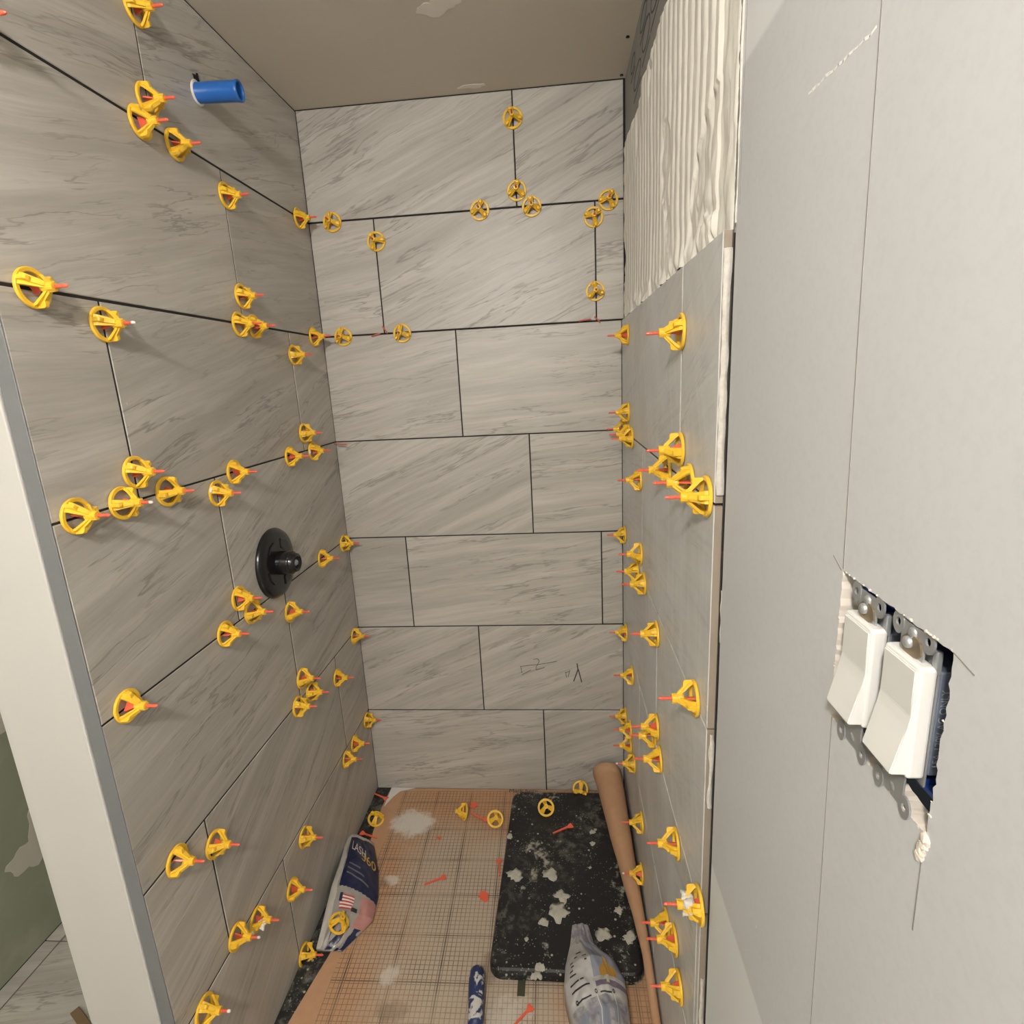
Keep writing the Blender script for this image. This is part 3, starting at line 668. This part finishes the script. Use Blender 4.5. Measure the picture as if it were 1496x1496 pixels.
def switch(yc, label, pitch):
    root = empty('light_switch', (DRY, yc, 1.190)); root.rotation_euler = (0, pitch, 0); tag(root, label, 'light switch', 'bare switches in the opening')
    # local: +x into the wall
    bm = bmesh.new(); add_box(bm, -.004, .006, -.0168, .0168, -.0345, .0345, .0022, 3); fr = bm_obj('frame', bm, MT['swhite'], root)
    bm = bmesh.new()
    prof = [(-.0035, .0325), (-.0050, .0318), (-.0046, .004), (-.0056, -.003), (-.0122, -.0318), (-.0114, -.0328), (-.003, -.0328), (-.002, .0325)]
    add_prism(bm, prof, -.0150, .0150, Matrix(((1, 0, 0, 0), (0, 0, 1, 0), (0, 1, 0, 0), (0, 0, 0, 1))))
    bmesh.ops.bevel(bm, geom=[e for e in bm.edges], offset=.0006, segments=2, affect='EDGES'); bm_obj('paddle', bm, MT['swhite'], root)
    bm = bmesh.new(); add_box(bm, .007, .038, -.0165, .0165, -.032, .032, .001); bd = bm_obj('body', bm, MT['sbody'], root)
    vs_, fs = text_geo('15A-120V AC ONLY', .0056)
    mesh_obj('embossed_lettering', [(.0126-v.y, -.0167, -.027+v.x) for v in vs_], fs, flat('slate_relief', (.36, .40, .46), .45), bd)
    bm = bmesh.new(); add_box(bm, .0008, .0020, -.0105, .0105, .034, .052, .0003); add_box(bm, -.0006, .0006, -.0105, .0105, -.058, -.034, .0003); add_box(bm, .0062, .0074, -.0160, .0160, -.040, .040, .0003); st = bm_obj('strap', bm, MT['steel'], root)
    for sz in (-1, 1):
        for sy in (-1, 1):                             # plaster ears: rounded tabs with a hole
            bm = bmesh.new(); mt_ = Matrix(((0, 0, 1, -.0012 if sz < 0 else .0004), (1, 0, 0, sy*.0135), (0, 1, 0, .0485 if sz > 0 else -.0555), (0, 0, 0, 1)))
            seg = 18
            A = [(.0062*math.cos(t*2*math.pi/seg)*.85, .0072*math.sin(t*2*math.pi/seg)) for t in range(seg)]; B = [(.0022*math.cos(t*2*math.pi/seg), .0026*math.sin(t*2*math.pi/seg)) for t in range(seg)]
            va = [[bm.verts.new(mt_ @ Vector((x, y, z))) for x, y in L] for L in (A, B) for z in (0, .0012)]
            for i in range(seg):
                j = (i+1) % seg
                bm.faces.new((va[0][i], va[0][j], va[2][j], va[2][i])); bm.faces.new((va[1][i], va[1][j], va[3][j], va[3][i])); bm.faces.new((va[0][i], va[0][j], va[1][j], va[1][i])); bm.faces.new((va[2][i], va[2][j], va[3][j], va[3][i]))
            bm_obj('ear', bm, MT['steel'], st)
        bm = bmesh.new(); mt_ = Matrix.Translation((.0018, 0, .0475 if sz > 0 else -.052)) @ Matrix.Rotation(-math.pi/2, 4, 'Y')
        r = add_lathe(bm, [(.0036, 0), (.0036, .0012), (.0028, .0024), (.001, .0028)], 14, mt_); cap(bm, r[-1]); bm_obj('screw', bm, MT['steel'], root, True)
    bm = bmesh.new(); mt_ = Matrix.Translation((.0008, -.001, .0400)) @ Matrix.Rotation(-math.pi/2, 4, 'Y') 
    add_prism(bm, blobpoly(0, 0, .0068, .0085, 14, .12, 1), 0, .0012, mt_); pl = bm_obj('retaining_plate', bm, MT['brass'], root)
    bm = bmesh.new(); mt_ = Matrix.Translation((-.0004, .001, .0415)) @ Matrix.Rotation(-math.pi/2, 4, 'Y'); r = add_lathe(bm, [(.0036, 0), (.0034, .0016), (.002, .0026), (.0006, .0028)], 14, mt_); cap(bm, r[-1]); bm_obj('bolt_head', bm, MT['steel'], pl, True)
    bm = bmesh.new(); add_box(bm, .004, .0075, -.0165, -.0125, .030, .044, .0008); bm_obj('ground_tab', bm, MT['steel'], root)
    return root
switch(-1.3085, 'white paddle light switch beside the pencil line on the drywall', 0)
switch(-1.3555, 'white paddle light switch with embossed grey body side showing in the opening', 0)

# ------------------------------------------------------------------ floor covering
FPX = [(-.812, -.0035), (-.06, -.0035), (-.012, -.05), (-.012, -.97), (-.852, -.97), (-.845, -.86), (-.829, -.74), (-.800, -.60), (-.782, -.50), (-.792, -.40), (-.806, -.30), (-.814, -.197), (-.818, -.10)]
def paper():
    root = empty('floor_paper', (-.43, -.5, 0)); tag(root, 'brown grid-printed protective paper spread over the shower floor, right edge rolled', 'floor paper')
    left = sorted([(y, x) for x, y in FPX[4:]] + [(-.0035, -.812)])
    def lx(y):
        for (a, xa), (b, xb) in zip(left, left[1:]):
            if a <= y <= b: return xa+(xb-xa)*(y-a)/(b-a)
        return left[0][1] if y < left[0][0] else left[-1][1]
    ny, nx = 60, 50; V = []; FC = []; FM = []
    for top in (1, 0):
        for j in range(ny+1):
            y = -.97+.9665*j/ny
            for i in range(nx+1):
                s = i/nx; x = lx(y)+(-.012-lx(y))*s
                z = .0030+.0016*noise.noise((x*6, y*6, 1)) + .004*max(0, 1-s*14)*max(0, noise.noise((x*3, y*5, 4))) 
                if top: z += .0006
                V.append((x+.43, y+.5, max(.0008, z)))
    n1 = (nx+1)*(ny+1)
    for top in (1, 0):
        for j in range(ny):
            for i in range(nx):
                a = j*(nx+1)+i+(0 if top else n1); q = (a, a+1, a+nx+2, a+nx+1); FC.append(q if top else q[::-1])
    me = mesh_obj('sheet', V, FC, MT['paper'], root, smooth=True)
    # world-aligned texture space for the grid
    for v in me.data.vertices: v.co.x -= .43; v.co.y -= .5
    me.location = (.43, .5, 0)
    # white margin corner
    bm = bmesh.new(); add_prism(bm, [(-.811, -.004), (-.725, -.004), (-.750, -.014), (-.775, -.022), (-.793, -.050), (-.811, -.095)], .0052, .0058); cn = bm_obj('white_corner', bm, MT['inkw'], root); cn.location = (.43, .5, 0)
    vs_, fs = text_geo('Mark here', .024)
    tx = mesh_obj('paper_lettering', [(-.394+v.x, -.0215+v.y, .0068) for v in vs_], fs, MT['inkk'], root); tx.location = (.43, .5, 0)
    # rolled edge: tapering scroll
    prof = [(-.006, .050, -.058, .088), (-.12, .042, -.049, .080), (-.25, .034, -.040, .071), (-.39, .024, -.030, .062), (-.52, .015, -.019, .053), (-.60, .011, -.0145, .049), (-.73, .0105, -.0135, .026), (-.97, .010, -.0125, .016)]
    V = []; FC = []; m = 44; turns = 1.28
    ys = [prof[0][0]+(prof[-1][0]-prof[0][0])*k/48 for k in range(49)]
    def lerp(y):
        for A, B in zip(prof, prof[1:]):
            if B[0] <= y <= A[0]: t = (A[0]-y)/(A[0]-B[0]); t2 = t*t*(3-2*t)*.3+t*.7; return [A[k]+(B[k]-A[k])*t2 for k in (1, 2, 3)]
        return prof[-1][1:]
    for sh in (0, .0007):
        for y in ys:
            r, cx, cz = lerp(y)
            for i in range(m+1):
                a = -2.2+2*math.pi*turns*i/m; rr = (r-sh)*(1-.13*i/m)*(1+.03*noise.noise((y*9, math.cos(a), math.sin(a))))
                V.append((cx-rr*math.cos(a), y-(.012*math.sin(a) if y > -.03 else 0) - (.010 if y > -.03 else 0), max(.002, cz+rr*math.sin(a))))
    L = len(ys); k0 = L*(m+1)
    for s in (0, 1):
        for j in range(L-1):
            for i in range(m):
                a = s*k0+j*(m+1)+i; q = (a, a+1, a+m+2, a+m+1); FC.append(q if s else q[::-1])
    ro = mesh_obj('rolled_edge', V, FC, MT['paper_back'], root, smooth=True); ro.location = (.43, .5, 0)
paper()
def mat_pad():
    root = empty('kneeling_mat', (-.2, -.34, .0066)); tag(root, 'black foam kneeling mat splattered with dried mortar on the paper', 'kneeling mat')
    cs = [(-.376, -.046), (-.030, -.046), (-.022, -.640), (-.390, -.640)]
    def rounded(inset):
        out = []; n = 8; R_ = .035-inset
        for i in range(4):
            P0 = Vector(cs[i-1]); P1 = Vector(cs[i]); P2 = Vector(cs[(i+1) % 4])
            a = (P0-P1).normalized(); b = (P2-P1).normalized(); c = P1+(a+b)*(R_+inset)
            for k in range(n+1):
                t = k/n*math.pi/2; out.append(c-(b*math.cos(t) + a*math.sin(t))*R_)
        return out
    bm = bmesh.new(); rings = []
    for ins, z in ((.004, .0), (.0, .004), (.001, .020), (.004, .0265), (.009, .0295), (.016, .030)):
        rings.append([bm.verts.new((p_.x, p_.y, z+.0066)) for p_ in rounded(ins)])
    n = len(rings[0])
    for A, B in zip(rings, rings[1:]):
        for i in range(n): bm.faces.new((A[i], A[(i+1) % n], B[(i+1) % n], B[i]))
    bm.faces.new(rings[-1]); bm.faces.new(rings[0][::-1])
    o = bm_obj('pad', bm, MT['mat'], root); o.location = (.2, .34, -.0066)
    rnd = random.Random(11); bm = bmesh.new()
    for (px, py, r) in ((803, 1277, .019), (745, 1222, .010), (822, 1310, .020), (815, 1330, .024), (880, 1365, .018), (918, 1370, .016), (785, 1425, .012), (790, 1412, .010), (795, 1345, .012), (865, 1232, .008), (866, 1215, .009), (752, 1277, .022), (870, 1212, .006), (905, 1330, .012), (768, 1372, .007), (845, 1228, .004), (862, 1268, .006)):
        c = hit(px, py, 2, .0366); q = bmesh.ops.create_icosphere(bm, subdivisions=3, radius=r, matrix=Matrix.Translation((c.x, c.y, .0362)))
        for v in q['verts']:
            d = v.co-Vector((c.x, c.y, .0362)); k = 1+.8*noise.noise(Vector((d.x*55+px, d.y*55, 0)))+.55*noise.noise(Vector((d.x*230+px, d.y*230, 3))); v.co = Vector((c.x+d.x*k, c.y+d.y*k, .0362+d.z*.10))
    o = bm_obj('mortar_splatter', bm, flat('dried_mortar', (.44, .42, .36), .9, var=.35, scale=120), root, True); o.location = (.2, .34, -.0066); o['kind'] = 'stuff'
mat_pad()

# loose caps
def loose_cap(px, z, nrm, spin, label, stem=False):
    c = hit(*px, 2, z); clip(c, frame(nrm), spin, label, 'loose caps on the shower floor', stem, None, 'tile clip cap', 'loose_clip_cap')
loose_cap((549, 1197), .012, (.35, -.25, 1), .5, 'loose yellow cap tilted on the black floor by the left wall')
loose_cap((680, 1186), .026, (-.75, -.25, .28), .2, 'loose yellow cap lying on its side on the grid paper beside red clips')
loose_cap((723.5, 1196.5), .0285, (.0, .87, -.5), 1.6, 'loose yellow cap lying flat on the grid paper beside the black mat')
loose_cap((797.7, 1180), .0600, (-.04, .87, -.5), 1.3, 'loose yellow cap lying flat on top of the black mat')
loose_cap((848, 1152), .045, (0, -1, .45), 1.4, 'loose yellow cap leaning on the back wall beside the paper roll')
# loose red clips
def red_clip(px, z, ang, L, label, head=.0085):
    c = hit(*px, 2, z); root = empty('red_clip', c, Matrix.Rotation(ang, 3, 'Z')); tag(root, label, 'red clip', 'used red clips on the shower floor')
    bm = bmesh.new(); add_prism(bm, [(-.0018, 0), (.0018, 0), (.0024, L*.7), (.0026, L*.76), (-.0026, L*.76), (-.0024, L*.7)], 0, .0035); bm_obj('stem', bm, MT['red'], root)
    bm = bmesh.new(); add_prism(bm, [(-.0026, L*.74), (.0026, L*.74), (head, L*.9), (head, L), (-head, L), (-head, L*.9)], 0, .0026); bm_obj('clip_head', bm, MT['red'], root)
def ang_px(a, b, z): A = hit(*a, 2, z); B = hit(*b, 2, z); d = B-A; return math.atan2(-d.x, d.y), d.length
for a, b, z, lab in (((620, 1293), (651, 1281), .006, 'used red clip lying alone in the middle of the grid paper'), ((730, 1280), (729, 1256), .006, 'used red clip lying against the side edge of the black mat'),
                     ((808, 1218), (836, 1206), .038, 'used red clip lying on the black mat'), ((751, 1499), (777, 1471), .006, 'used red clip lying on paper between blue trowel handle and printed bag'),
                     ((688, 1189), (712, 1199), .006, 'used red clip touching the flat loose yellow cap on the paper'), ((545, 1159), (566, 1168), .004, 'used red clip on the black floor in the back left corner'),
                     ((551, 1225), (527, 1217), .004, 'used red clip on the black floor above the plastic bag')):
    t, L = ang_px(a, b, z); red_clip(a, z, t, max(.04, L), lab)
for px, r, lab in (((707, 1310), .016, 'flat crumpled red plastic scrap on the grid paper near the mat'), ((642, 1224), .006, 'tiny red plastic chip on the grid paper'), ((692, 1177), .013, 'bright red clip foot beside the cap lying on its side')):
    c = hit(*px, 2, .006); bm = bmesh.new(); add_prism(bm, blobpoly(0, 0, r, r*.8, 14, .35, px[0]), 0, .003); o = bm_obj('red_scrap', bm, MT['red']); o.location = (c.x, c.y, .0055); tag(o, lab, 'plastic scrap')

# ------------------------------------------------------------------ bags
def polyf(P_):
    def f(t):
        q = t*(len(P_)-1); i = min(int(q), len(P_)-2); k = q-i; return P_[i]*(1-k)+P_[i+1]*k
    return f
def bag_surface(Lp, Rp, zl, zr, bulge, wr_amp, seed, skew=.6):
    Lf = polyf([hit(u, v, 2, z) for (u, v), z in zip(Lp, zl)]); Rf = polyf([hit(u, v, 2, z) for (u, v), z in zip(Rp, zr)])
    def Sf(s, t, off=0.0):
        p_ = Lf(t)*(1-s)+Rf(t)*s
        b = bulge(t)*max(0, math.sin(math.pi*min(1, max(0, s))))**skew
        w_ = wr_amp*noise.noise((s*4+seed, t*6, 0))+wr_amp*.5*noise.noise((s*11+seed, t*15, 5))
        e = min(1, 8*min(s, 1-s)+.15)
        return Vector((p_.x, p_.y, p_.z+b+w_*e+off))
    return Sf
def bag_mesh(name, Sf, ns, nt, floor_z, pick, mats, parent):
    V = [Sf(i/ns, j/nt) for j in range(nt+1) for i in range(ns+1)]; k0 = len(V)
    V += [Vector((p_.x, p_.y, min(p_.z-.0005, floor_z(p_)))) for p_ in V[:k0]]
    FC = []; FM = []
    for j in range(nt):
        for i in range(ns):
            a = j*(ns+1)+i; FC.append((a, a+ns+1, a+ns+2, a+1)); FM.append(pick((i+.5)/ns, (j+.5)/nt))
            FC.append(tuple(k0+q for q in (a, a+1, a+ns+2, a+ns+1))); FM.append(0)
    bd = [i for i in range(ns+1)] + [j*(ns+1)+ns for j in range(1, nt+1)] + [nt*(ns+1)+i for i in range(ns-1, -1, -1)] + [j*(ns+1) for j in range(nt-1, 0, -1)]
    for a, b in zip(bd, bd[1:]+bd[:1]): FC.append((a, b, k0+b, k0+a)); FM.append(0)
    return mesh_obj(name, V, FC, mats, parent, True, FM)
def on_surface(name, Sf, verts, faces, mat, parent, off=.0012):
    return mesh_obj(name, [Sf(x, y, off) for x, y in verts], faces, mat, parent)
def quad_grid(s0, s1, t0, t1, n=5, m=3, shear=0):
    vs_ = [(s0+(s1-s0)*i/n, t0+(t1-t0)*j/m+shear*(s0+(s1-s0)*i/n)) for j in range(m+1) for i in range(n+1)]
    return vs_, [(j*(n+1)+i, j*(n+1)+i+1, (j+1)*(n+1)+i+1, (j+1)*(n+1)+i) for j in range(m) for i in range(n)]
def text_on(name, Sf, body, s0, t0, ds, dt, mat, parent, shear=0):
    vs_, fs = text_geo(body, 1.0); wd = max(v.x for v in vs_); hg = max(v.y for v in vs_)
    return on_surface(name, Sf, [(s0+ds*v.x/wd, t0+dt*(1-v.y/hg)+shear*ds*v.x/wd) for v in vs_], fs, mat, parent)
b1 = empty('clip_bag', (-.80, -.40, .004)); tag(b1, 'crumpled plastic bag with navy label and small flag beside left wall', 'plastic bag')
S1 = bag_surface([(508, 1220), (497, 1258), (484, 1296), (473, 1340), (462, 1386)], [(546, 1233), (553, 1272), (553, 1310), (545, 1345), (500, 1390)], [.035, .055, .055, .035, .012], [.012, .012, .010, .008, .006],
                 lambda t: .030*math.sin(math.pi*min(1, t*.9+.12))**.8, .004, 2)
def pick1(s, t):
    if s < .17+.05*noise.noise((t*9, 0, 0)): return 1
    if t < .03: return 1
    if t < .50+.10*s and s > .20: return 2
    if s > .72 and .6 < t < .84: return 3
    if t > .84 and s > .3: return 2 if noise.noise((s*6, t*9, 3)) > -.05 else 0
    return 0
sh = bag_mesh('bag_film', S1, 72, 120, lambda p_: .0045 if p_.x > -.795 else .0015, pick1, [MT['clear'], MT['film'], MT['navy'], MT['pink']], b1)
text_on('white_lettering', S1, 'LASH', .28, .075, .42, .085, MT['inkw'], b1, .18)
text_on('yellow_lettering', S1, '360', .58, .17, .36, .085, MT['inky'], b1, .14)
for k in range(3):
    v_, f_ = quad_grid(.30, .60+.1*k, .25+.05*k, .265+.05*k, 8, 1, .16); on_surface('small_print', S1, v_, f_, flat('grey_print', (.16, .16, .18), .5), b1)
fv = []
for k in range(9):
    v_, f_ = quad_grid(.30, .58, .585+.013*k, .598+.013*k, 5, 1, .05); on_surface('flag_stripe', S1, v_, f_, MT['inkr'] if k % 2 == 0 else MT['inkw'], b1)
v_, f_ = quad_grid(.27, .335, .578, .645, 3, 3, .05); on_surface('flag_canton', S1, v_, f_, MT['navy'], b1, .0018)
v_, f_ = quad_grid(.56, .68, .68, .715, 3, 2, .05); on_surface('black_sticker', S1, v_, f_, MT['inkk'], b1, .0015)
yc = S1(.46, .855); clip(yc+Vector((.004, -.004, .019)), frame((.50, -.15, .85)), .3, 'loose yellow cap lying on the end of the crumpled navy bag', 'loose caps on the shower floor', False, None, 'tile clip cap', 'loose_clip_cap')

b2 = empty('printed_bag', (-.15, -.62, .027)); tag(b2, 'dusty printed bag with gold emblem slumped over the black mat', 'plastic bag')
S2 = bag_surface([(836, 1352), (833, 1380), (826, 1412), (824, 1442), (832, 1475), (846, 1505), (850, 1560)], [(859, 1352), (868, 1380), (898, 1405), (913, 1432), (916, 1458), (920, 1485), (926, 1560)], [.041, .045, .055, .055, .055, .05, .045], [.041, .045, .05, .05, .05, .045, .04],
                 lambda t: .006+.040*min(1, max(0, (t-.10)/.30))**1.2*(1-.25*max(0, t-.5)), .006, 9, .7)
def pick2(s, t):
    if t < .19+.03*noise.noise((s*5, 1, 1)): return 1
    if t < .565 and s > .46: return 2
    if .60 < t < .65 and s > .48: return 3
    if t > .80: return 2 if noise.noise((s*5, t*7, 2)) > 0 else 1
    if t > .715: return 1
    return 0
bag_mesh('bag_film', S2, 80, 128, lambda p_: .0375 if p_.y > -.645 else .005, pick2, [MT['bagw'], MT['speck'], MT['lav'], MT['purp']], b2)
# gold emblem: a pointed dome between two lobes
em_v = [(s_, .385+(t_-.25)*1.15) for s_, t_ in [(.59, .40), (.57, .37), (.60, .335), (.66, .325), (.68, .28), (.70, .25), (.73, .28), (.75, .325), (.81, .335), (.85, .37), (.84, .40)]]
on_surface('gold_emblem', S2, em_v+[(s_, .568) for s_, t_ in em_v], [(i, i+1, i+12, i+11) for i in range(10)], MT['gold'], b2, .0022)
for s_, t_, L_ in ((.22, .245, .10), (.18, .27, .06), (.33, .285, .08), (.10, .30, .05), (.12, .325, .05), (.36, .32, .04), (.10, .35, .05), (.10, .375, .10), (.08, .42, .14), (.24, .42, .06), (.08, .455, .30), (.10, .515, .26), (.52, .515, .20)):
    t_ = .30+(t_-.245)*1.44; v_, f_ = quad_grid(s_, s_+L_, t_, t_+.013, 5, 1, .01); on_surface('small_print', S2, v_, f_, MT['inkk'], b2)
for s_ in (.12, .45, .76):
    vs_ = []; fs = []
    for i in range(14):
        a = 2*math.pi*i/14
        for r_ in (.5, 1): vs_.append((s_+.022*r_*math.cos(a), .689+.020*r_*math.sin(a)))
    for i in range(14): j = (i+1) % 14; fs.append((2*i, 2*i+1, 2*j+1, 2*j))
    on_surface('printed_ring', S2, vs_, fs, MT['inkk'], b2, .0022)
for s_ in (.45, .76):
    v_, f_ = quad_grid(s_-.006, s_+.006, .715, .95, 1, 10); on_surface('white_seam', S2, v_, f_, MT['inkw'], b2)
v_, f_ = quad_grid(.66, .71, .565, .64, 3, 4); on_surface('mortar_drip', S2, v_, f_, MT['patch'], b2, .003)

for b_ in (b1, b2):
    for c_ in b_.children: c_.location = -b_.location
# ------------------------------------------------------------------ trowel
ta = hit(697, 1414, 2, .024); tb = hit(694.5, 1500, 2, .030)
tr = empty('margin_trowel', (ta.x, ta.y, .005)); tag(tr, 'mortar-smeared blue trowel handle lying on the grid paper', 'trowel')
d = (tb-ta); ax = d.normalized(); Ln = .135
q = ax.to_track_quat('Z', 'Y').to_matrix().to_4x4()
bm = bmesh.new(); prof = [(.004, 0), (.011, .002), (.0158, .008), (.0182, .02), (.0188, .045), (.0176, .075), (.0165, .10), (.0172, .125), (.0135, .132), (.006, .134)]
r = add_lathe(bm, prof, 24, q); cap(bm, r[0], True); cap(bm, r[-1]); h_ = bm_obj('handle', bm, MT['handle'], tr, True); h_.location = (0, 0, .0195)
bm = bmesh.new(); e0 = ax*.13+Vector((0, 0, .0195)); r = add_lathe(bm, [(.005, 0), (.0045, .05)], 10, Matrix.Translation(e0) @ q); cap(bm, r[-1]); bm_obj('shank', bm, MT['steel'], tr, True)
bm = bmesh.new(); c0 = ax*.17; add_box(bm, c0.x-.025, c0.x+.025, c0.y-.10, c0.y, .006, .0075, .0004); bm_obj('blade', bm, MT['steel'], tr)
# a dark green stick caught under the mat, and a wood shim on the room floor
c = hit(762, 1447, 2, .006); o = box('marker_stick', (c.x-.010, c.x+.008, c.y-.012, c.y+.05, .0052, .0064), MT['gst'], bev=.0003); tag(o, 'dark green flat stick poking out from under the black mat', 'stick')
A = hit(109, 1476, 2, 0.004); B = hit(128, 1503, 2, .004); t = math.atan2(-(B-A).x, (B-A).y)
o = box('wood_shim', (-.009, .009, 0, .12, 0, .006), MT['wood'], bev=.0006); o.location = (A.x, A.y, .0); o.rotation_euler = (0, 0, t); tag(o, 'raw brown wood shim lying on the tiled floor beyond the white post', 'wood shim')
